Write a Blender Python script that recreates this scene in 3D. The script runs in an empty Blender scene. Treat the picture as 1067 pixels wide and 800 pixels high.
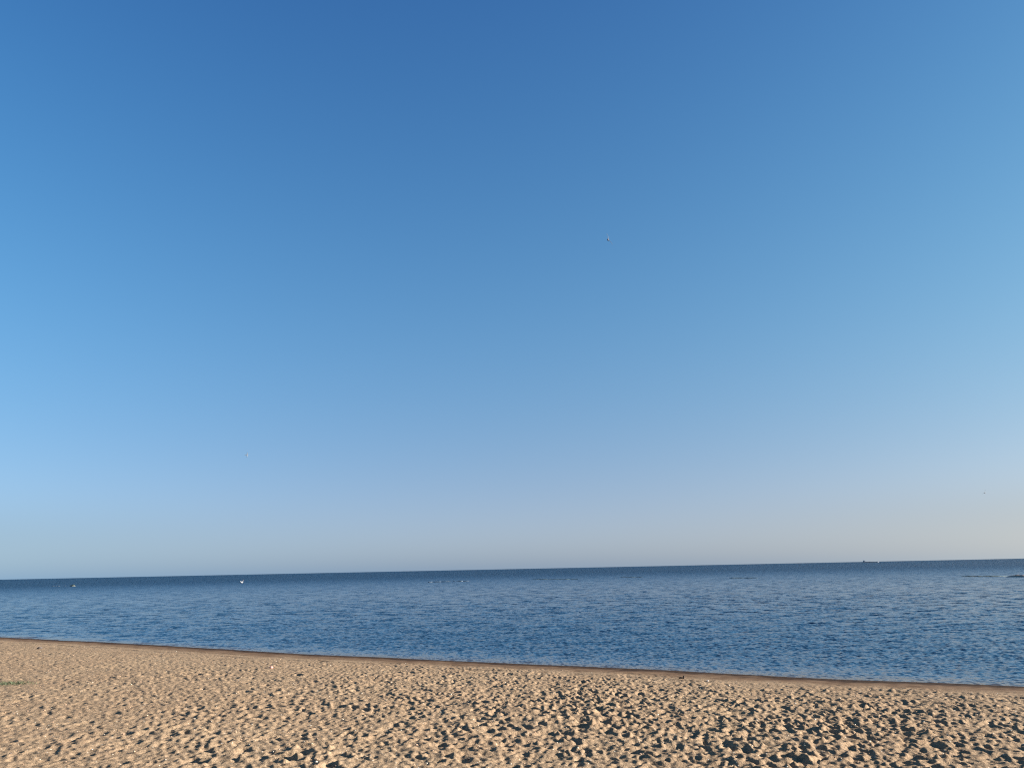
import bpy, bmesh, math, random
import numpy as np
from mathutils import Matrix, Vector

C = bpy.context.scene.collection
S = bpy.context.scene
random.seed(7)
rng = np.random.default_rng(7)

# ------------------------------------------------------------------ camera
EYE = Vector((0.0, 0.0, 2.05))
FPX = 821.0                                   # focal length in photo pixels (1067 wide)
PITCH, ROLL = math.radians(13.2), math.radians(1.18)
fwd = Vector((0, math.cos(PITCH), math.sin(PITCH)))
rt0 = Vector((1, 0, 0)); up0 = rt0.cross(fwd)
rt = rt0 * math.cos(ROLL) - up0 * math.sin(ROLL)
up = rt0 * math.sin(ROLL) + up0 * math.cos(ROLL)
cam = bpy.data.objects.new('camera', bpy.data.cameras.new('camera'))
C.objects.link(cam); S.camera = cam
cam.data.sensor_width = 36; cam.data.lens = 36 * FPX / 1067
cam.data.clip_start = 0.05; cam.data.clip_end = 200000
cam.matrix_world = Matrix(((rt.x, up.x, -fwd.x, EYE.x), (rt.y, up.y, -fwd.y, EYE.y),
                           (rt.z, up.z, -fwd.z, EYE.z), (0, 0, 0, 1)))

# ------------------------------------------------------------------ sky, sun, exposure
SUN_EL, SUN_AZ = math.radians(17), math.radians(92)      # azimuth: clockwise from +Y
w = bpy.data.worlds.new('World'); S.world = w; w.use_nodes = True
nt = w.node_tree; bg = nt.nodes['Background']; bg.inputs[1].default_value = 0.055
sky = nt.nodes.new('ShaderNodeTexSky'); sky.sky_type = 'NISHITA'; sky.sun_disc = False
sky.sun_elevation = SUN_EL; sky.sun_rotation = SUN_AZ
sky.air_density = 0.9; sky.dust_density = 0.7; sky.ozone_density = 6.0
# the evening haze of this sky: a smooth tint by height above the horizon and towards the sun
geo = nt.nodes.new('ShaderNodeTexCoord')
sep = nt.nodes.new('ShaderNodeSeparateXYZ'); nt.links.new(geo.outputs['Generated'], sep.inputs[0])
def wm(op, a, b=None, c=None):
    n = nt.nodes.new('ShaderNodeMath'); n.operation = op
    for i, v in enumerate((a, b, c)):
        if v is None: continue
        if isinstance(v, (int, float)): n.inputs[i].default_value = v
        else: nt.links.new(v, n.inputs[i])
    return n.outputs[0]
zc = wm('MINIMUM', wm('MAXIMUM', sep.outputs['Z'], 0.0), 0.65)
xc = wm('MINIMUM', wm('MAXIMUM', sep.outputs['X'], -0.7), 0.7)
z2 = wm('MULTIPLY', zc, zc); x2 = wm('MULTIPLY', xc, xc)
SKY_FIT = ((0.377, 0.147, -0.157, -0.748, -0.725, -0.435, -0.173),
           (0.448, -0.011, -0.063, -0.196, -0.749, 0.692, -1.243),
           (0.064, -0.137, -0.224, 0.165, -0.247, 1.065, -0.932))
e1 = wm('EXPONENT', wm('MULTIPLY', zc, -1 / .06)); e2 = wm('EXPONENT', wm('MULTIPLY', zc, -1 / .18))
e3 = wm('EXPONENT', wm('MULTIPLY', zc, -1 / .011)); LOW = (.16, .11, .07)
hz = wm('MULTIPLY', wm('SUBTRACT', zc, .045), 1 / .035)
e4 = wm('MULTIPLY', x2, wm('EXPONENT', wm('MULTIPLY', wm('MULTIPLY', hz, hz), -1.0)))
cmb = nt.nodes.new('ShaderNodeCombineXYZ')
for i, k in enumerate(SKY_FIT):
    e = wm('MULTIPLY_ADD', xc, k[1], k[0]); e = wm('MULTIPLY_ADD', x2, k[2], e)
    e = wm('MULTIPLY_ADD', zc, k[3], e); e = wm('MULTIPLY_ADD', z2, k[4], e)
    e = wm('MULTIPLY_ADD', e1, k[5], e); e = wm('MULTIPLY_ADD', e2, k[6], e); e = wm('MULTIPLY_ADD', e3, LOW[i], e); e = wm('MULTIPLY_ADD', e4, -.38, e)
    nt.links.new(wm('EXPONENT', e), cmb.inputs[i])
mulv = nt.nodes.new('ShaderNodeVectorMath'); mulv.operation = 'MULTIPLY'
nt.links.new(sky.outputs[0], mulv.inputs[0]); nt.links.new(cmb.outputs[0], mulv.inputs[1])
nt.links.new(mulv.outputs[0], bg.inputs[0])

sun = bpy.data.objects.new('sun', bpy.data.lights.new('sun', 'SUN')); C.objects.link(sun)
sun.data.energy = 5.0; sun.data.angle = math.radians(0.53); sun.data.color = (1.0, 0.94, 0.88)
to_sun = Vector((math.sin(SUN_AZ) * math.cos(SUN_EL), math.cos(SUN_AZ) * math.cos(SUN_EL), math.sin(SUN_EL)))
sun.rotation_euler = to_sun.to_track_quat('Z', 'Y').to_euler(); sun.location = to_sun * 60

S.view_settings.view_transform = 'Standard'; S.view_settings.look = 'None'
S.view_settings.exposure = 1.862; S.view_settings.gamma = 1.0; S.view_settings.use_curve_mapping = False
S.render.resolution_x, S.render.resolution_y = 1024, 767
S.cycles.use_denoising = False; S.cycles.filter_width = 1.2
S.cycles.max_bounces = 6; S.cycles.diffuse_bounces = 3; S.cycles.glossy_bounces = 3

# ------------------------------------------------------------------ helpers
def ray(px, py):
    return (fwd + rt * ((px - 533.5) / FPX) + up * ((400 - py) / FPX)).normalized()
def at_z(px, py, z=0.0):
    d = ray(px, py); return EYE + d * ((z - EYE.z) / d.z)
def at_d(px, py, dist):
    return EYE + ray(px, py) * dist

def tag(o, label=None, cat=None, group=None, kind=None):
    for k, v in (('label', label), ('category', cat), ('group', group), ('kind', kind)):
        if v: o[k] = v
    return o
def mesh_obj(name, verts, faces, mats, parent=None, smooth=True, mat_ids=None):
    me = bpy.data.meshes.new(name)
    me.from_pydata([tuple(v) for v in verts], [], faces)
    for m in (mats if isinstance(mats, (list, tuple)) else [mats]): me.materials.append(m)
    if mat_ids is not None: me.polygons.foreach_set('material_index', mat_ids)
    if smooth: me.polygons.foreach_set('use_smooth', [True] * len(me.polygons))
    me.update()
    o = bpy.data.objects.new(name, me); C.objects.link(o)
    if parent: o.parent = parent
    return o
def grid_obj(name, P, mat, closed=False):
    """P: (rows, cols, 3) array -> one sheet."""
    R, K = P.shape[:2]
    me = bpy.data.meshes.new(name)
    me.vertices.add(R * K); me.vertices.foreach_set('co', P.astype(np.float32).ravel())
    i = np.arange(R - 1)[:, None] * K; j = np.arange(K if closed else K - 1)[None, :]
    j2 = (j + 1) % K
    q = np.stack((i + j, i + K + j, i + K + j2, i + j2), -1).reshape(-1, 4).astype(np.int32)
    q = q[:, ::-1]
    n = len(q)
    me.loops.add(n * 4); me.loops.foreach_set('vertex_index', q.ravel())
    me.polygons.add(n); me.polygons.foreach_set('loop_start', np.arange(n, dtype=np.int32) * 4)
    me.polygons.foreach_set('loop_total', np.full(n, 4, np.int32))
    me.polygons.foreach_set('use_smooth', np.ones(n, bool))
    me.materials.append(mat); me.update(calc_edges=True); me.validate()
    o = bpy.data.objects.new(name, me); C.objects.link(o)
    return o
def attr(o, name, vals):
    a = o.data.attributes.new(name, 'FLOAT', 'POINT'); a.data.foreach_set('value', np.asarray(vals, np.float32).ravel())

class Mat:
    """small node-tree builder"""
    def __init__(s, name):
        s.m = bpy.data.materials.new(name); s.m.use_nodes = True
        s.t = s.m.node_tree; s.p = s.t.nodes['Principled BSDF']
        tc = s.t.nodes.new('ShaderNodeTexCoord'); s.obj = tc.outputs['Object']
    def set(s, sock, v):
        if isinstance(v, (int, float)): s.p.inputs[sock].default_value = v
        elif isinstance(v, tuple): s.p.inputs[sock].default_value = (*v, 1) if len(v) == 3 else v
        else: s.t.links.new(v, s.p.inputs[sock])
        return s
    def lk(s, v, i):
        if isinstance(v, (int, float)): i.default_value = v
        elif isinstance(v, tuple): i.default_value = (*v, 1) if len(v) == 3 and i.type == 'RGBA' else v
        elif v is not None: s.t.links.new(v, i)
    def math(s, op, a, b=0.0, c=0.0):
        n = s.t.nodes.new('ShaderNodeMath'); n.operation = op
        for i, v in enumerate((a, b, c)): s.lk(v, n.inputs[i])
        return n.outputs[0]
    def ramp(s, v, lo, hi, a=0.0, b=1.0):
        n = s.t.nodes.new('ShaderNodeMapRange'); n.interpolation_type = 'SMOOTHSTEP'
        for i, x in enumerate((v, lo, hi, a, b)): s.lk(x, n.inputs[i])
        return n.outputs[0]
    def noise(s, scale, detail=3.0, rough=.5, vec=None):
        n = s.t.nodes.new('ShaderNodeTexNoise'); s.lk(vec if vec is not None else s.obj, n.inputs['Vector'])
        n.inputs['Scale'].default_value = scale; n.inputs['Detail'].default_value = detail; n.inputs['Roughness'].default_value = rough
        return n.outputs[0]
    def scaled(s, v):
        n = s.t.nodes.new('ShaderNodeMapping'); s.lk(s.obj, n.inputs[0]); n.inputs['Scale'].default_value = v
        return n.outputs[0]
    def voronoi(s, scale, out='Distance'):
        n = s.t.nodes.new('ShaderNodeTexVoronoi'); s.lk(s.obj, n.inputs['Vector']); n.inputs['Scale'].default_value = scale
        return n.outputs[out]
    def mix(s, f, a, b, mode='MIX'):
        n = s.t.nodes.new('ShaderNodeMix'); n.data_type = 'RGBA'; n.blend_type = mode
        s.lk(f, n.inputs[0]); s.lk(a, n.inputs[6]); s.lk(b, n.inputs[7]); return n.outputs[2]
    def attr(s, name):
        n = s.t.nodes.new('ShaderNodeAttribute'); n.attribute_name = name; return n.outputs['Fac']
    def bump(s, h, dist, strength=1.0, prev=None):
        n = s.t.nodes.new('ShaderNodeBump'); s.lk(h, n.inputs['Height'])
        n.inputs['Distance'].default_value = dist; s.lk(strength, n.inputs['Strength'])
        if prev is not None: s.t.links.new(prev, n.inputs['Normal'])
        return n.outputs[0]

def smooth(a, b, x):
    t = np.clip((x - a) / (b - a), 0, 1); return t * t * (3 - 2 * t)
def value_noise(x, y, cell, seed):
    """smooth value noise, -1..1, any shape"""
    g = np.random.default_rng(seed).uniform(-1, 1, (256, 256))
    u, v = x / cell, y / cell
    i, j = np.floor(u).astype(int), np.floor(v).astype(int)
    fu, fv = u - i, v - j
    fu = fu * fu * (3 - 2 * fu); fv = fv * fv * (3 - 2 * fv)
    a, b = g[i & 255, j & 255], g[(i + 1) & 255, j & 255]
    c, d = g[i & 255, (j + 1) & 255], g[(i + 1) & 255, (j + 1) & 255]
    return (a * (1 - fu) + b * fu) * (1 - fv) + (c * (1 - fu) + d * fu) * fv

# ------------------------------------------------------------------ the shoreline
SA, SB = at_z(0, 664), at_z(1067, 716.5)
SDIR = Vector((SB.x - SA.x, SB.y - SA.y)).normalized()
SN = Vector((SDIR.y, -SDIR.x))                       # points inland (towards the camera)
if SN.dot(Vector((-SA.x, -SA.y))) < 0: SN = -SN
def shore_s(x, y):
    """metres inland of the water's edge, with the small bays of a real edge"""
    s = (x - SA.x) * SN.x + (y - SA.y) * SN.y
    t = (x - SA.x) * SDIR.x + (y - SA.y) * SDIR.y
    m = np.abs(s) < 60
    return s + m * (0.10 * value_noise(t, t * 0, 3.1, 3) + 0.22 * value_noise(t, t * 0, 9.0, 4) + 0.03 * value_noise(t, t * 0, .8, 5))
def beach_profile(s):
    return np.where(s > 0, 0.42 * (1 - np.exp(-s / 7.0)), np.maximum(0.06 * s, -1.5))

# ------------------------------------------------------------------ sand relief
GX0, GX1, GY0, GY1, RES = -23.0, 17.0, 2.0, 32.0, 0.0135
nx, ny = int((GX1 - GX0) / RES), int((GY1 - GY0) / RES)
gx, gy = np.meshgrid(GX0 + np.arange(nx) * RES, GY0 + np.arange(ny) * RES)
relief = np.zeros((ny, nx), np.float32)
def stamp(x, y, ang, L, W, depth, rim):
    R = max(L, W) * 1.9; k = int(R / RES)
    ci, cj = int((y - GY0) / RES), int((x - GX0) / RES)
    if ci - k < 0 or cj - k < 0 or ci + k >= ny or cj + k >= nx: return
    sl = (slice(ci - k, ci + k + 1), slice(cj - k, cj + k + 1))
    dx, dy = gx[sl] - x, gy[sl] - y
    u = (dx * math.cos(ang) + dy * math.sin(ang)) / L; v = (-dx * math.sin(ang) + dy * math.cos(ang)) / W
    r = np.sqrt(u * u + v * v)
    pit = -depth * (1 - smooth(.45, 1.0, r)) * (1 + .25 * u)
    lip = rim * np.exp(-((r - 1.22) / .26) ** 2) * (1 + .5 * np.sin(math.atan2(1, 1) * 3 + 3 * ang + 4 * u))
    relief[sl] = relief[sl] * (1 - .5 * (1 - smooth(.5, 1.1, r))) + pit + lip
# rolling unevenness of churned dry sand
relief += (0.024 * value_noise(gx, gy, 1.3, 11) + 0.016 * value_noise(gx, gy, .52, 12)).astype(np.float32)
inland = shore_s(gx, gy)
patch = smooth(-.5, .5, value_noise(gx, gy, 1.1, 23) + .5 * value_noise(gx, gy, .45, 24)).astype(np.float32)
for k in range(92000):
    x = rng.uniform(GX0 + 1, GX1 - 1); y = rng.uniform(GY0 + 1, GY1 - 1)
    if abs(x) > 1.05 * y + 2: continue
    s = inland[min(ny - 1, int((y - GY0) / RES)), min(nx - 1, int((x - GX0) / RES))]
    if s < 1.9 or rng.random() > smooth(1.6, 5.0, s): continue
    if rng.random() > .42 + .58 * patch[min(ny - 1, int((y - GY0) / RES)), min(nx - 1, int((x - GX0) / RES))]: continue
    big = rng.random() < .15
    if big: stamp(x, y, rng.normal(math.pi / 2, .9), rng.uniform(.08, .19), rng.uniform(.045, .095), rng.uniform(.022, .05), rng.uniform(.006, .016))
    else: stamp(x, y, rng.uniform(0, 6.28), rng.uniform(.045, .09), rng.uniform(.035, .06), rng.uniform(.012, .036), rng.uniform(.004, .014))
# crumbs, toe scuffs and small pits between the prints
kern = []
for k in range(60):
    L, W, a = rng.uniform(.028, .07), rng.uniform(.02, .045), rng.normal(math.pi / 2, .8)
    q = int(1.7 * L / RES) + 1; ii, jj = np.mgrid[-q:q + 1, -q:q + 1] * RES
    u = (jj * math.cos(a) + ii * math.sin(a)) / L; v = (-jj * math.sin(a) + ii * math.cos(a)) / W
    r = np.sqrt(u * u + v * v)
    kern.append(((-(1 - smooth(.3, 1.05, r)) + .30 * np.exp(-((r - 1.25) / .3) ** 2)).astype(np.float32) * np.float32(W * .58), q))
for k in range(230000):
    x = GX0 + 1 + (GX1 - GX0 - 2) * random.random(); y = GY0 + .6 + (GY1 - GY0 - 1.2) * random.random()
    if abs(x) > 1.0 * y + 2: continue
    K, q = kern[k % 60]; i, j = int((y - GY0) / RES), int((x - GX0) / RES)
    if inland[i, j] < 1.0: continue
    relief[i - q:i + q + 1, j - q:j + q + 1] += K * (.4 + random.random() * 1.0) * (1 if random.random() < .8 else -.8)
for ax in (0, 1):                               # loose sand slumps: no needle-sharp rims
    relief = .5 * relief + .25 * (np.roll(relief, 1, ax) + np.roll(relief, -1, ax))
relief += (0.017 * value_noise(gx, gy, .23, 13) + 0.0125 * value_noise(gx, gy, .105, 14) + 0.0085 * value_noise(gx, gy, .05, 15)).astype(np.float32)
# less trodden, wind-smoothed sand to the left, firm flat sand by the water
amp = (0.34 + 0.37 * smooth(-7.0, 3.0, gx + .12 * gy + 1.5 * value_noise(gx, gy, 4.0, 16)))
amp *= 0.06 + 0.94 * smooth(0.9, 2.6, inland + .5 * value_noise(gx, gy, 1.2, 17))
# a little storm lip and drag lines parallel to the water
relief *= amp.astype(np.float32)
relief += (0.012 * np.exp(-((inland - 1.9 - .15 * value_noise(gx, gy, .9, 18)) / .10) ** 2)).astype(np.float32)
relief += (0.007 * np.exp(-((inland - 1.25 - .12 * value_noise(gx, gy, .7, 19)) / .07) ** 2)).astype(np.float32)
relief *= smooth(-.15, .5, inland).astype(np.float32)
def sample_relief(x, y):
    u, v = (x - GX0) / RES, (y - GY0) / RES
    ok = (u > 1) & (v > 1) & (u < nx - 2) & (v < ny - 2)
    u = np.clip(u, 0, nx - 2.01); v = np.clip(v, 0, ny - 2.01)
    j, i = u.astype(int), v.astype(int); fu, fv = u - j, v - i
    h = (relief[i, j] * (1 - fu) + relief[i, j + 1] * fu) * (1 - fv) + (relief[i + 1, j] * (1 - fu) + relief[i + 1, j + 1] * fu) * fv
    edge = np.minimum(np.minimum(u, nx - u), np.minimum(v, ny - v)) * RES
    return h * ok * smooth(0, 1.5, edge)
def ground_z(x, y):
    x, y = np.asarray(x, float), np.asarray(y, float)
    return beach_profile(shore_s(x, y)) + sample_relief(x, y)
def on_sand(px, py):
    p = at_z(px, py, .35)
    for _ in range(12):
        z = float(ground_z(p.x, p.y)); p = at_z(px, py, z)
    return p

# ------------------------------------------------------------------ materials of the setting
def sand_material():
    m = Mat('sand')
    s = m.attr('inland')
    sw = m.math('MULTIPLY_ADD', m.math('SUBTRACT', m.noise(1.3, 5, .6), .5), 1.5, s)
    grain = m.noise(260, 2, .7); mid = m.noise(34, 4, .65); big = m.noise(.55, 4, .55)
    dry = m.mix(m.ramp(mid, .32, .68), (.195, .132, .078), (.294, .209, .129))
    dry = m.mix(m.ramp(big, .35, .65, 0, .5), dry, (.225, .150, .090))
    dry = m.mix(m.ramp(m.noise(24, 5, .75), .52, .66, 0, .75), dry, (.125, .080, .045))     # brown mottling: small shading flecks of the sand put into its colour
    dry = m.mix(m.ramp(grain, .55, .75, 0, .55), dry, (.50, .40, .29))
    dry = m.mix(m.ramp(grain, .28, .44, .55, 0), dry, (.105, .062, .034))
    # shell grit: pale specks, a few ochre and grey ones
    cell = m.voronoi(38, 'Color'); d = m.voronoi(38, 'Distance')
    pick = m.t.nodes.new('ShaderNodeSeparateColor'); m.lk(cell, pick.inputs[0])
    speck = m.math('MULTIPLY', m.ramp(d, .17, .24, 1, 0), m.ramp(pick.outputs[0], .90, .92))
    dry = m.mix(speck, dry, m.mix(m.ramp(pick.outputs[1], .3, .6), (.62, .56, .46), (.34, .19, .12)))
    damp = m.mix(m.ramp(m.noise(5, 4), .3, .7), (.085, .050, .028), (.145, .092, .055))
    wet = m.mix(m.ramp(m.noise(9, 3), .35, .65), (.018, .010, .006), (.050, .029, .016))
    col = m.mix(m.ramp(sw, .8, 1.9), damp, dry)
    col = m.mix(m.ramp(sw, .30, .75), wet, col)
    # thin wrack lines left by the last waves
    for pos, wd, f in ((1.25, .05, .55), (1.95, .07, .6), (2.7, .06, .35)):
        dd = m.math('ABSOLUTE', m.math('SUBTRACT', m.math('MULTIPLY_ADD', m.math('SUBTRACT', m.noise(.9, 3), .5), .8, s), pos))
        f2 = m.math('MULTIPLY', m.ramp(dd, wd * .4, wd * 1.6, f, 0), m.ramp(m.noise(4.5, 3), .42, .6))
        col = m.mix(f2, col, (.06, .036, .021))
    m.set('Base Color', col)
    m.set('Roughness', m.ramp(sw, .2, 1.5, .75, .95)); m.set('Specular IOR Level', m.ramp(sw, .2, 1.6, .04, .04))
    b = m.bump(m.noise(95, 4, .7), .012, m.ramp(s, .6, 2.5, .15, .75))
    b = m.bump(m.noise(26, 3, .6), .03, m.ramp(s, .8, 3.0, .05, .55), b)
    m.t.links.new(b, m.p.inputs['Normal'])
    return m.m
def sea_material():
    m = Mat('sea_water')
    dep = m.attr('offshore')            # metres out from the edge
    far = m.attr('range')               # metres from the beach
    col = m.mix(m.ramp(dep, 0.0, .9), (.050, .036, .026), (.010, .036, .070))
    col = m.mix(m.ramp(dep, 2.0, 40), col, (.008, .029, .060))
    m.set('Base Color', col); m.set('IOR', 1.333)
    m.set('Roughness', m.ramp(far, 20, 270, .115, .40))
    m.set('Specular IOR Level', m.ramp(far, 80, 320, .5, .24))   # steep chop out there mirrors less of the low sky
    # wavelets too small to build: facet tilts, denser and finer than the modelled waves
    def tilt(vec, k):
        n = m.t.nodes.new('ShaderNodeTexNoise'); m.lk(m.scaled(vec), n.inputs['Vector'])
        n.inputs['Scale'].default_value = 1.0; n.inputs['Detail'].default_value = 2.0
        a = m.t.nodes.new('ShaderNodeVectorMath'); a.operation = 'MULTIPLY_ADD'
        m.t.links.new(n.outputs['Color'], a.inputs[0]); a.inputs[1].default_value = (2, 2, 0); a.inputs[2].default_value = (-1, -1, 0)
        b = m.t.nodes.new('ShaderNodeVectorMath'); b.operation = 'SCALE'
        m.t.links.new(a.outputs[0], b.inputs[0]); m.lk(k, b.inputs['Scale']); return b.outputs[0]
    def vadd(a, b):
        n = m.t.nodes.new('ShaderNodeVectorMath'); n.operation = 'ADD'
        m.t.links.new(a, n.inputs[0]); m.t.links.new(b, n.inputs[1]); return n.outputs[0]
    g = m.t.nodes.new('ShaderNodeNewGeometry')
    nv = vadd(g.outputs['Normal'], tilt((7.0, 9.0, 1.0), m.ramp(dep, 0.0, 2.0, .3, .55)))
    nv = vadd(nv, tilt((15.0, 5.0, 1.0), m.ramp(far, 10, 60, .34, .50)))
    nv = vadd(nv, tilt((1.1, 2.2, 1.0), m.math('ADD', m.ramp(far, 8, 50, 0.0, 1.15), m.ramp(far, 140, 380, 0.0, 3.0))))
    nn = m.t.nodes.new('ShaderNodeVectorMath'); nn.operation = 'NORMALIZE'; m.t.links.new(nv, nn.inputs[0])
    m.t.links.new(nn.outputs[0], m.p.inputs['Normal'])
    return m.m

# ------------------------------------------------------------------ the beach, one polar sheet round the camera
def polar(radii, nfront, half, nback):
    a = np.concatenate((np.linspace(-half, half, nfront), np.linspace(half, 2 * math.pi - half, nback + 2)[1:-1]))
    return np.meshgrid(radii, a, indexing='ij')
def radii_list(steps):
    r = [steps[0][0]]
    for _, end, k, mn in steps:
        while r[-1] < end: r.append(r[-1] + max(mn, k * r[-1]))
    return np.array(r)
rr = radii_list([(.4, 3.0, .02, .03), (0, 36, .0031, .014), (0, 400, .06, .1)])
R, A = polar(rr, 1850, math.radians(46), 140)
X, Y = R * np.sin(A), R * np.cos(A)
sv = shore_s(X, Y)
Z = beach_profile(sv) + sample_relief(X, Y)
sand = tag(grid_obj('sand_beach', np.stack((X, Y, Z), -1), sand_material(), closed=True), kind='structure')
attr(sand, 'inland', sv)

# ------------------------------------------------------------------ the sea: real waves near, open water to the horizon
def waves(x, y, spacing):
    h = np.zeros_like(x); g = np.random.default_rng(21)
    toward = math.atan2(SN.y, SN.x)
    gust = .92 + .18 * value_noise(x, y, 14.0, 31) + .15 * value_noise(x * .35, y, 28.0, 32)
    for k in range(52):
        lam = .10 * (.85 / .10) ** (k / 51.0) * g.uniform(.92, 1.08)
        th = toward + g.normal(0.0, .8 if lam > .5 else 1.2)
        kk = 2 * math.pi / lam; ph = g.uniform(0, 6.28)
        slope = .062 if lam < .26 else (.034 if lam < .45 else .011)
        wgt = smooth(2.0, 3.6, lam / spacing)
        if wgt.max() <= 0: continue
        arg = kk * (x * math.cos(th) + y * math.sin(th)) + ph + .9 * value_noise(x, y, lam * 5, 40 + k)
        h += wgt * slope / kk * np.sin(arg)
    return h * gust
rr = radii_list([(9.0, 420, .0022, .018), (0, 60000, .05, 1.0)])
half = math.radians(78)
az = np.concatenate((np.linspace(-half, -math.radians(44), 90)[:-1], np.linspace(-math.radians(44), math.radians(44), 1300), np.linspace(math.radians(44), half, 90)[1:]))
R, A = np.meshgrid(rr, az, indexing='ij')
X, Y = R * np.sin(A), R * np.cos(A)
out = -shore_s(X, Y)
keep = out > -1.2
sp = np.maximum(.0022 * R, .018) * np.where(R > 420, 20, 1) * np.where(np.abs(A) > math.radians(44), 3, 1)
Z = np.zeros_like(X)
act = keep & (R < 420)
Z[act] = waves(X[act], Y[act], sp[act]) * smooth(-.1, 2.5, out[act]) * (.7 + .3 * smooth(.5, 5, out[act]))
Z = np.where(out > -.1, Z, -.25 * np.clip(-out - .1, 0, 1))
sea = tag(grid_obj('sea', np.stack((X, Y, Z), -1), sea_material()), kind='structure')
attr(sea, 'offshore', np.clip(out, -2, 1e5)); attr(sea, 'range', R)

# ------------------------------------------------------------------ small things
def loft(path, radii, seg=10, squash=None):
    """tube along a 3D path; radii may be (side, up) pairs. returns verts, faces"""
    V, F = [], []
    P = [Vector(p) for p in path]
    for i, p in enumerate(P):
        t = (P[min(i + 1, len(P) - 1)] - P[max(i - 1, 0)]).normalized()
        side = t.cross(Vector((0, 0, 1))) if abs(t.z) < .97 else Vector((0, 1, 0))
        if abs(t.z) < .97 and side.y > 0: side = -side
        side.normalize(); upv = side.cross(t).normalized()
        if abs(t.z) < .97 and upv.z < 0: upv = -upv
        a, b = radii[i] if isinstance(radii[i], tuple) else (radii[i], radii[i])
        for k in range(seg):
            th = 2 * math.pi * k / seg
            V.append(p + side * (a * math.cos(th)) + upv * (b * math.sin(th)))
    n = len(P)
    for i in range(n - 1):
        for k in range(seg):
            F.append((i * seg + k, i * seg + (k + 1) % seg, (i + 1) * seg + (k + 1) % seg, (i + 1) * seg + k))
    F.append(tuple(reversed(range(seg)))); F.append(tuple(range((n - 1) * seg, n * seg)))
    return V, F
def merge(*parts):
    V, F = [], []
    for v, f in parts:
        o = len(V); V += list(v); F += [tuple(i + o for i in q) for q in f]
    return V, F
def plain(name, col, rough=.6, var=.15, scale=20):
    m = Mat(name); n = m.noise(scale, 3)
    m.set('Base Color', m.mix(m.ramp(n, .3, .7), tuple(c * (1 - var) for c in col), tuple(min(1, c * (1 + var)) for c in col)))
    m.set('Roughness', rough); return m.m
def lump(rx, ry, rz, seed, rough=.25, sub=3):
    bm = bmesh.new(); bmesh.ops.create_icosphere(bm, subdivisions=sub, radius=1)
    g = np.array([v.co[:] for v in bm.verts])
    n = value_noise(g[:, 0] * 2 + g[:, 2] * 1.7 + 9, g[:, 1] * 2 - g[:, 2] + 9, .9, seed) + .5 * value_noise(g[:, 0] * 5 + g[:, 2], g[:, 1] * 5 + g[:, 2] * 3, 1.0, seed + 1)
    for v, k in zip(bm.verts, n):
        v.co *= 1 + rough * k; v.co = Vector((v.co.x * rx, v.co.y * ry, v.co.z * rz))
    V = [v.co.copy() for v in bm.verts]; F = [tuple(x.index for x in f.verts) for f in bm.faces]
    bm.free(); return V, F
def empty(name, loc, rz=0.0):
    o = bpy.data.objects.new(name, None); C.objects.link(o); o.location = loc; o.rotation_euler = (0, 0, rz)
    o.empty_display_size = .2; return o

white_feather = plain('white_feather', (.42, .42, .41), .7, .05)
buff_feather = plain('buff_feather', (.045, .035, .042), .7, .1); pale_feather = plain('pale_feather', (.15, .17, .19), .7, .05)
grey_feather = plain('grey_feather', (.05, .055, .065), .7, .1)
dark_feather = plain('dark_feather', (.04, .04, .045), .7, .1)
orange_bill = plain('orange_bill', (.65, .25, .05), .4)

# --- gulls
def gull(loc, rot, bank_up, label, pale=False, span=1.15, belly=None, size=1.0):
    """body, tail, head and both wings are one mesh; wings are raised by bank_up radians"""
    b = loft([(-.30, 0, .03), (-.24, 0, .02), (-.10, 0, 0), (.05, 0, -.01), (.15, 0, .01), (.20, 0, .025), (.235, 0, .02), (.25, 0, .012)],
             [(.07, .006), (.035, .02), (.065, .055), (.075, .065), (.045, .045), (.036, .036), (.024, .024), (.006, .006)], 12)
    parts = [b]; ids = [0] * len(b[1])
    for sgn in (-1, 1):
        st = []
        for k in range(9):
            t = k / 8
            yy = sgn * span / 2 * t
            bend = bank_up * (t if t < .45 else .45 + (t - .45) * .35)
            zz = .03 + bend * span / 2 * .9
            xx = .06 + .10 * math.sin(t * 2.4) - .22 * max(0, t - .45)
            ch = .135 * (1 - .72 * t ** 1.6)
            st.append((xx, yy, zz, ch))
        V, F = [], []
        for xx, yy, zz, ch in st:
            th = .018 * ch / .135 + .002
            V += [Vector((xx + ch * .35, yy, zz)), Vector((xx, yy, zz + th)), Vector((xx - ch * .65, yy, zz + .002)), Vector((xx, yy, zz - th * .5))]
        fid = []
        for k in range(8):
            for q in range(4):
                a, c = k * 4 + q, k * 4 + (q + 1) % 4
                F.append((a, c, c + 4, a + 4) if sgn < 0 else (a, a + 4, c + 4, c))
                fid.append(2 if k >= 6 else (1 if q in (0, 1) and not pale else 0))
        F.append((32, 33, 34, 35)); fid.append(2)
        parts.append((V, F)); ids += fid
    V, F = merge(*parts)
    o = mesh_obj('seagull', V, F, [belly or pale_feather, grey_feather, dark_feather], mat_ids=ids)
    k = loft([(.245, 0, .014), (.275, 0, .010), (.29, 0, .002)], [.010, .008, .002], 6)
    mesh_obj('beak', k[0], k[1], orange_bill, o)
    o.location = loc; o.rotation_euler = rot; o.scale = (size,) * 3
    return tag(o, label, 'bird', 'gulls flying over the sea')
gull(at_d(633.6, 250, 88), (math.radians(68), math.radians(-8), math.radians(70)), .35,
     'banking gull with dark upper wing, highest in the open blue sky', belly=buff_feather, size=1.3)
gull(at_d(257, 474, 150), (math.radians(80), 0, math.radians(20)), .3,
     'tiny pale gull low in the sky at left, above the floating white bird', pale=True, span=1.0)
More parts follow.
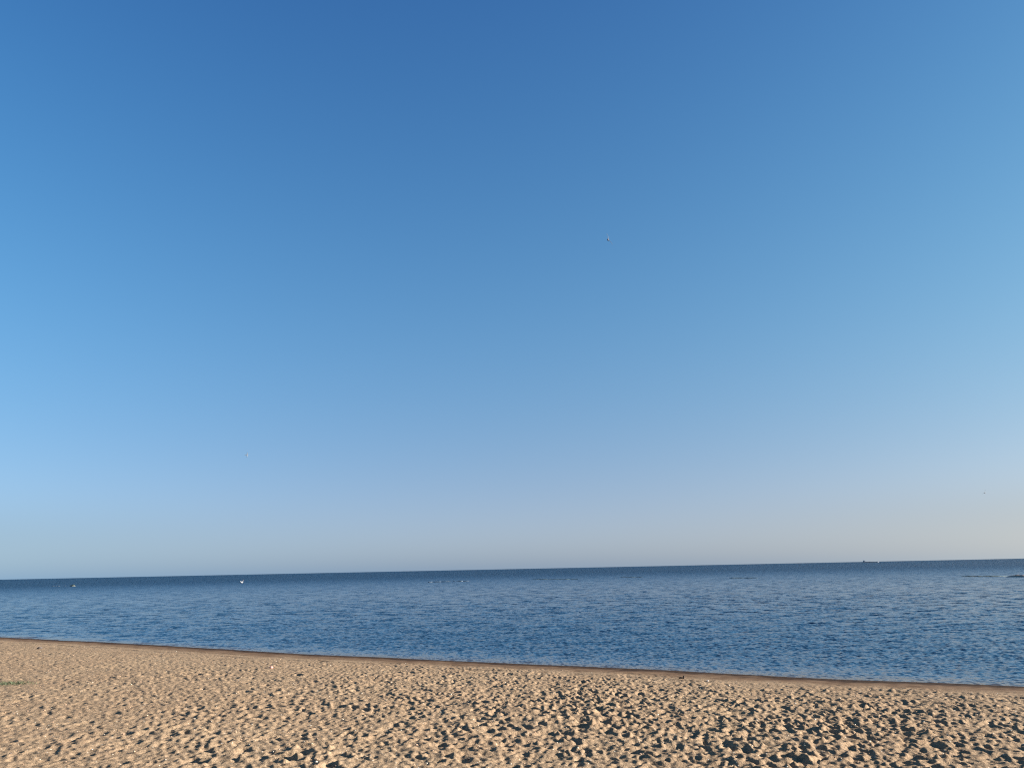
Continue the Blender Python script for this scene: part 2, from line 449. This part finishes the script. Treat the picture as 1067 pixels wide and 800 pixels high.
gull(at_d(1026.5, 513.5, 175), (math.radians(35), math.radians(15), math.radians(200)), .6,
     'tiny white gull with dark wing tip in the pale sky at far right', span=1.1)

# --- floating white bird on the water
sw = empty('swan', at_z(251.6, 607.2), math.radians(-8))
tag(sw, 'white long necked bird floating on the sea below the pale gull', 'bird')
V, F = loft([(-.60, 0, .30), (-.50, 0, .24), (-.34, 0, .16), (-.12, 0, .12), (.10, 0, .11), (.26, 0, .14), (.36, 0, .22), (.385, 0, .34), (.36, 0, .48),
             (.345, 0, .60), (.37, 0, .69), (.42, 0, .725), (.48, 0, .71), (.51, 0, .695)],
            [(.03, .01), (.09, .05), (.17, .14), (.23, .18), (.21, .17), (.15, .14), (.085, .09), (.06, .065), (.048, .05), (.044, .046), (.048, .048), (.048, .045), (.03, .03), (.015, .015)], 14)
mesh_obj('body', V, F, white_feather, sw)
for sgn in (-1, 1):
    V, F = loft([(-.52, sgn * .10, .47), (-.40, sgn * .15, .40), (-.20, sgn * .19, .28), (.0, sgn * .19, .20), (.12, sgn * .16, .17)],
                [(.02, .03), (.05, .11), (.06, .15), (.05, .11), (.02, .03)], 10)
    mesh_obj('wing', V, F, white_feather, sw)
V, F = loft([(.50, 0, .70), (.55, 0, .685), (.60, 0, .665)], [.022, .018, .008], 8)
mesh_obj('beak', V, F, orange_bill, sw)
for c in sw.children: c.scale = (.92, .92, .92)

# --- low rock with weed, far left in the water
weed = plain('dark_weed', (.030, .048, .038), .8, .35, 9)
pale_rock = plain('pale_rock', (.085, .095, .08), .85, .25, 6)
rk = empty('sea_rock', at_z(76, 610.6))
tag(rk, 'small pale rock with dark weedy top breaking the sea at far left', 'rock')
V, F = merge(*[([v + Vector(o) for v in a], b) for (a, b), o in (
    (lump(.42, .45, .32, 51, .22), (.15, 0, -.02)), (lump(.30, .35, .22, 53, .25), (-.5, .1, 0)))])
mesh_obj('stone', V, F, pale_rock, rk)
for o, r, sd in (((.10, -.05, .27), (.27, .33, .14), 55), ((-.5, .05, .18), (.20, .28, .10), 57)):
    V, F = lump(*r, sd, .3); mesh_obj('weed_cap', [v + Vector(o) for v in V], F, weed, rk)

# --- patches of drifting weed and the bar that breaks the surface at right
def weed_mat(px0, px1, py, width, hgt, label, seed):
    a, b = at_z(px0, py), at_z(px1, py)
    L = (b - a).length
    o = empty('seaweed_patch', (a + b) / 2, math.atan2(b.y - a.y, b.x - a.x))
    parts = []
    g = random.Random(seed)
    n = max(6, int(L * 3.0))
    for k in range(n):
        u = g.uniform(-.5, .5) * L; taper = math.sqrt(max(.05, 1 - (2 * u / L) ** 2))
        V, F = lump(g.uniform(.25, .7), g.uniform(.2, .5) * width * taper, g.uniform(.5, 1) * hgt, seed + k, .35, 2)
        parts.append(([v + Vector((u, g.uniform(-.5, .5) * width * taper, 0)) for v in V], F))
    V, F = merge(*parts)
    bpy.data.objects.remove(o)
    o = mesh_obj('seaweed_patch', V, F, weed)
    o.location = (a + b) / 2; o.rotation_euler = (0, 0, math.atan2(b.y - a.y, b.x - a.x))
    return tag(o, label, 'seaweed', 'dark weed patches showing at the sea surface')
weed_mat(762, 786, 602.0, 1.3, .075, 'short dark green weed streak on the sea, midway along the right half', 100)
weed_mat(556, 602, 603.4, 1.2, .06, 'long thin dark weed streak on the sea right of the picture centre', 140)
weed_mat(648, 668, 601.2, 1.1, .06, 'smallest dark weed streak, between two longer ones offshore', 180)
weed_mat(1004, 1049, 600.4, 2.6, .06, 'broad dark weed patch lying against the tip of the brown sandbar', 220)

bar_a, bar_b = at_z(1043, 600.9), at_z(1200, 600.0)
L = (bar_b - bar_a).length
us, vs = np.meshgrid(np.linspace(0, 1, 120), np.linspace(-1, 1, 36), indexing='ij')
prof = np.clip(1 - vs ** 2, 0, 1) * smooth(0, .12, us) * smooth(1, .85, us)
bz = .27 * prof * (1 + .35 * value_noise(us * L, vs * 3, 1.4, 61) + .2 * value_noise(us * L, vs * 3, .45, 62)) - .05
ex = (bar_b - bar_a).normalized(); ey = Vector((-ex.y, ex.x, 0))
wid = 1.5 * (.6 + .4 * value_noise(us * L, us * 0, 3, 63))
P = np.stack([bar_a[i] + ex[i] * us * L + ey[i] * vs * wid for i in range(2)] + [bz], -1)
tag(grid_obj('sandbar', P, plain('wet_sandbar', (.30, .215, .155), .6, .25, 2.5)), kind='structure')

# --- thin crests breaking over the shallows: one fleck of foam each
foam_m = plain('foam', (.10, .13, .155), .8, .1, 3)
def foam(px0, px1, py0, py1, label, seed):
    a, b = at_z(px0, py0), at_z(px1, py1); g = random.Random(seed); parts = []
    d = b - a
    for k in range(int(d.length * 2.2)):
        t = g.random(); c = d * t
        V, F = lump(g.uniform(.15, .55), g.uniform(.06, .16), g.uniform(.03, .07), seed + k, .3, 1)
        parts.append(([v + c + Vector((0, g.gauss(0, .25), .05)) for v in V], F))
    V, F = merge(*parts); o = mesh_obj('foam_streak', V, F, foam_m); o.location = a
    return tag(o, label, 'foam', kind='stuff')
foam(447, 490, 606.4, 605.4, 'thin pale streak of foam on a small crest offshore at centre', 300)
foam(55, 69, 610.6, 610.2, 'short pale ripple of foam left of the weedy rock', 340)

# --- ship on the horizon
d0 = ray(907.5, 585); k0 = 2600 / math.hypot(d0.x, d0.y)
sh = empty('cargo_ship', (d0.x * k0, d0.y * k0, 0), 0)
tag(sh, 'faint grey ship with tall bridge at its left end on the horizon', 'ship')
hull_m = plain('ship_hull', (.17, .19, .21), .6, .06, .2); house_m = plain('ship_house', (.30, .33, .36), .6, .1, .3)
deck_m = plain('ship_cargo', (.18, .19, .20), .7, .1, .3)
dist = (sh.location - EYE).length; U = dist / FPX        # metres per photo pixel there
hl = 15 * U
V, F = [], []
for i, (t, wd, top) in enumerate(((-.5, .55, .5), (-.45, .9, .45), (-.2, 1, .4), (.2, 1, .4), (.40, .8, .42), (.5, .06, .5))):
    for sy, z in ((-.8, -.3), (-1, top), (1, top), (.8, -.3)): V.append(Vector((t * hl, sy * wd * hl * .07, z * U)))
for i in range(5):
    for q in range(4): F.append((i * 4 + q, i * 4 + (q + 1) % 4, i * 4 + 4 + (q + 1) % 4, i * 4 + 4 + q))
F += [(3, 2, 1, 0), (20, 21, 22, 23)]
mesh_obj('hull', V, F, hull_m, sh, smooth=False)
def box(x0, x1, y0, y1, z0, z1):
    return ([Vector((x, y, z)) for x in (x0, x1) for y in (y0, y1) for z in (z0, z1)],
            [(0, 1, 3, 2), (4, 6, 7, 5), (0, 4, 5, 1), (2, 3, 7, 6), (0, 2, 6, 4), (1, 5, 7, 3)])
V, F = merge(box(-.47 * hl, -.37 * hl, -.05 * hl, .05 * hl, .38 * U, 1.5 * U), box(-.46 * hl, -.39 * hl, -.065 * hl, .065 * hl, 1.5 * U, 1.75 * U), box(-.44 * hl, -.41 * hl, -.012 * hl, .012 * hl, 1.75 * U, 2.1 * U))
mesh_obj('bridge', V, F, house_m, sh, smooth=False)
for k, (x, h) in enumerate(((-.2, .62), (-.05, .7), (.1, .6), (.25, .56))):
    V, F = box((x - .055) * hl, (x + .055) * hl, -.05 * hl, .05 * hl, .38 * U, h * U)
    mesh_obj('cargo_stack', V, F, deck_m, sh, smooth=False)
V, F = loft([(-.125 * hl, 0, .5 * U), (-.125 * hl, 0, 1.9 * U)], [.10 * U, .06 * U], 6); mesh_obj('mast', V, F, house_m, sh)

# --- grass tuft in the sand at left
def grass():
    o0 = on_sand(8, 712); g = random.Random(5); V, F = [], []
    for k in range(900):
        u = g.gauss(0, .26); v = g.gauss(0, .12)
        if abs(u) > .62: continue
        bx, by = o0.x + u, o0.y + v
        z = float(ground_z(bx, by)); hgt = g.uniform(.02, .06) * (1 - .6 * abs(u) / .62); a = g.uniform(0, 6.28)
        lean = Vector((math.cos(a), math.sin(a), 0)) * hgt * g.uniform(.2, 1.1); sd = Vector((-math.sin(a), math.cos(a), 0)) * .0035
        p0 = Vector((bx, by, z - .01)); p1 = p0 + lean * .45 + Vector((0, 0, hgt * .7)); p2 = p0 + lean + Vector((0, 0, hgt))
        n = len(V); V += [p0 - sd, p0 + sd, p1 + sd * .8, p1 - sd * .8, p2]; F += [(n, n + 1, n + 2, n + 3), (n + 3, n + 2, n + 4)]
    V = [v - o0 for v in V]
    o = mesh_obj('grass_tuft', V, F, plain('grass_blade', (.062, .075, .034), .8, .45, 14)); o.location = o0
    tag(o, 'low green grass tuft growing in the sand at the left edge', 'grass')
grass()

# --- bits lying on the sand
def pebble(px, py, r, m, name, label, cat, seed, flat=.6):
    p = on_sand(px, py); V, F = lump(r, r * .8, r * flat, seed, .18)
    o = mesh_obj(name, V, F, m); o.location = p + Vector((0, 0, r * flat * .55)); o.rotation_euler = (0, 0, seed)
    return tag(o, label, cat)
pebble(282.5, 696, .045, plain('red_stone', (.55, .23, .17), .7), 'pebble', 'small reddish pebble on the pale sand, left of centre', 'pebble', 71)
pebble(41.5, 675.6, .06, plain('dark_stone', (.06, .045, .035), .8), 'pebble', 'single dark pebble on smooth sand near the water at left', 'pebble', 73)
pebble(737.5, 709.3, .017, plain('white_shell', (.82, .80, .74), .5), 'seashell', 'bright white shell on the damp sand right of the dark wrack', 'shell', 75, .5)
wk = plain('wrack', (.045, .030, .018), .9, .3)
p0 = on_sand(709.5, 706.6)
parts = []
for k in range(16):
    u, v = random.gauss(0, .022), random.gauss(0, .02)
    if k > 10: u += .078; v += .01
    V, F = lump(random.uniform(.010, .026), random.uniform(.012, .025), random.uniform(.010, .026), 400 + k, .35, 2)
    parts.append(([q + Vector((u, v, random.uniform(0, .02) + (.03 if k > 12 else 0))) for q in V], F))
V, F = merge(*parts); o = mesh_obj('wrack_clump', V, F, wk); o.location = p0; o.scale = (.75,) * 3
tag(o, 'black clump of washed up weed beside the white shell', 'seaweed')

# --- shell grit scattered over the whole beach
V, F, ids = [], [], []
ico = lump(1, .75, .5, 81, .2, 1)
g = np.random.default_rng(91)
for k in range(5200):
    a = g.uniform(-.75, .75); r = 4.5 + 24 * g.random() ** 1.3
    x, y = r * math.sin(a), r * math.cos(a)
    s = float(shore_s(np.array(x), np.array(y)))
    if s < 1.3: continue
    z = float(ground_z(x, y)); q = g.choice([.006, .008, .011, .016], p=[.45, .33, .17, .05])
    n = len(V); c, sn = math.cos(k), math.sin(k)
    V += [Vector((x + q * (v.x * c - v.y * sn), y + q * (v.x * sn + v.y * c), z + q * (v.z + .25))) for v in ico[0]]
    F += [tuple(i + n for i in f) for f in ico[1]]; ids += [int(g.choice([0, 1, 2], p=[.3, .32, .38]))] * len(ico[1])
o = mesh_obj('shell_grit', V, F, [plain('pale_shell', (.55, .49, .38), .6), plain('tan_pebble', (.42, .27, .17), .8), plain('dark_pebble', (.10, .07, .05), .8)], mat_ids=ids)
tag(o, 'pale and brown shell grit scattered over the beach sand', 'shells', kind='stuff')
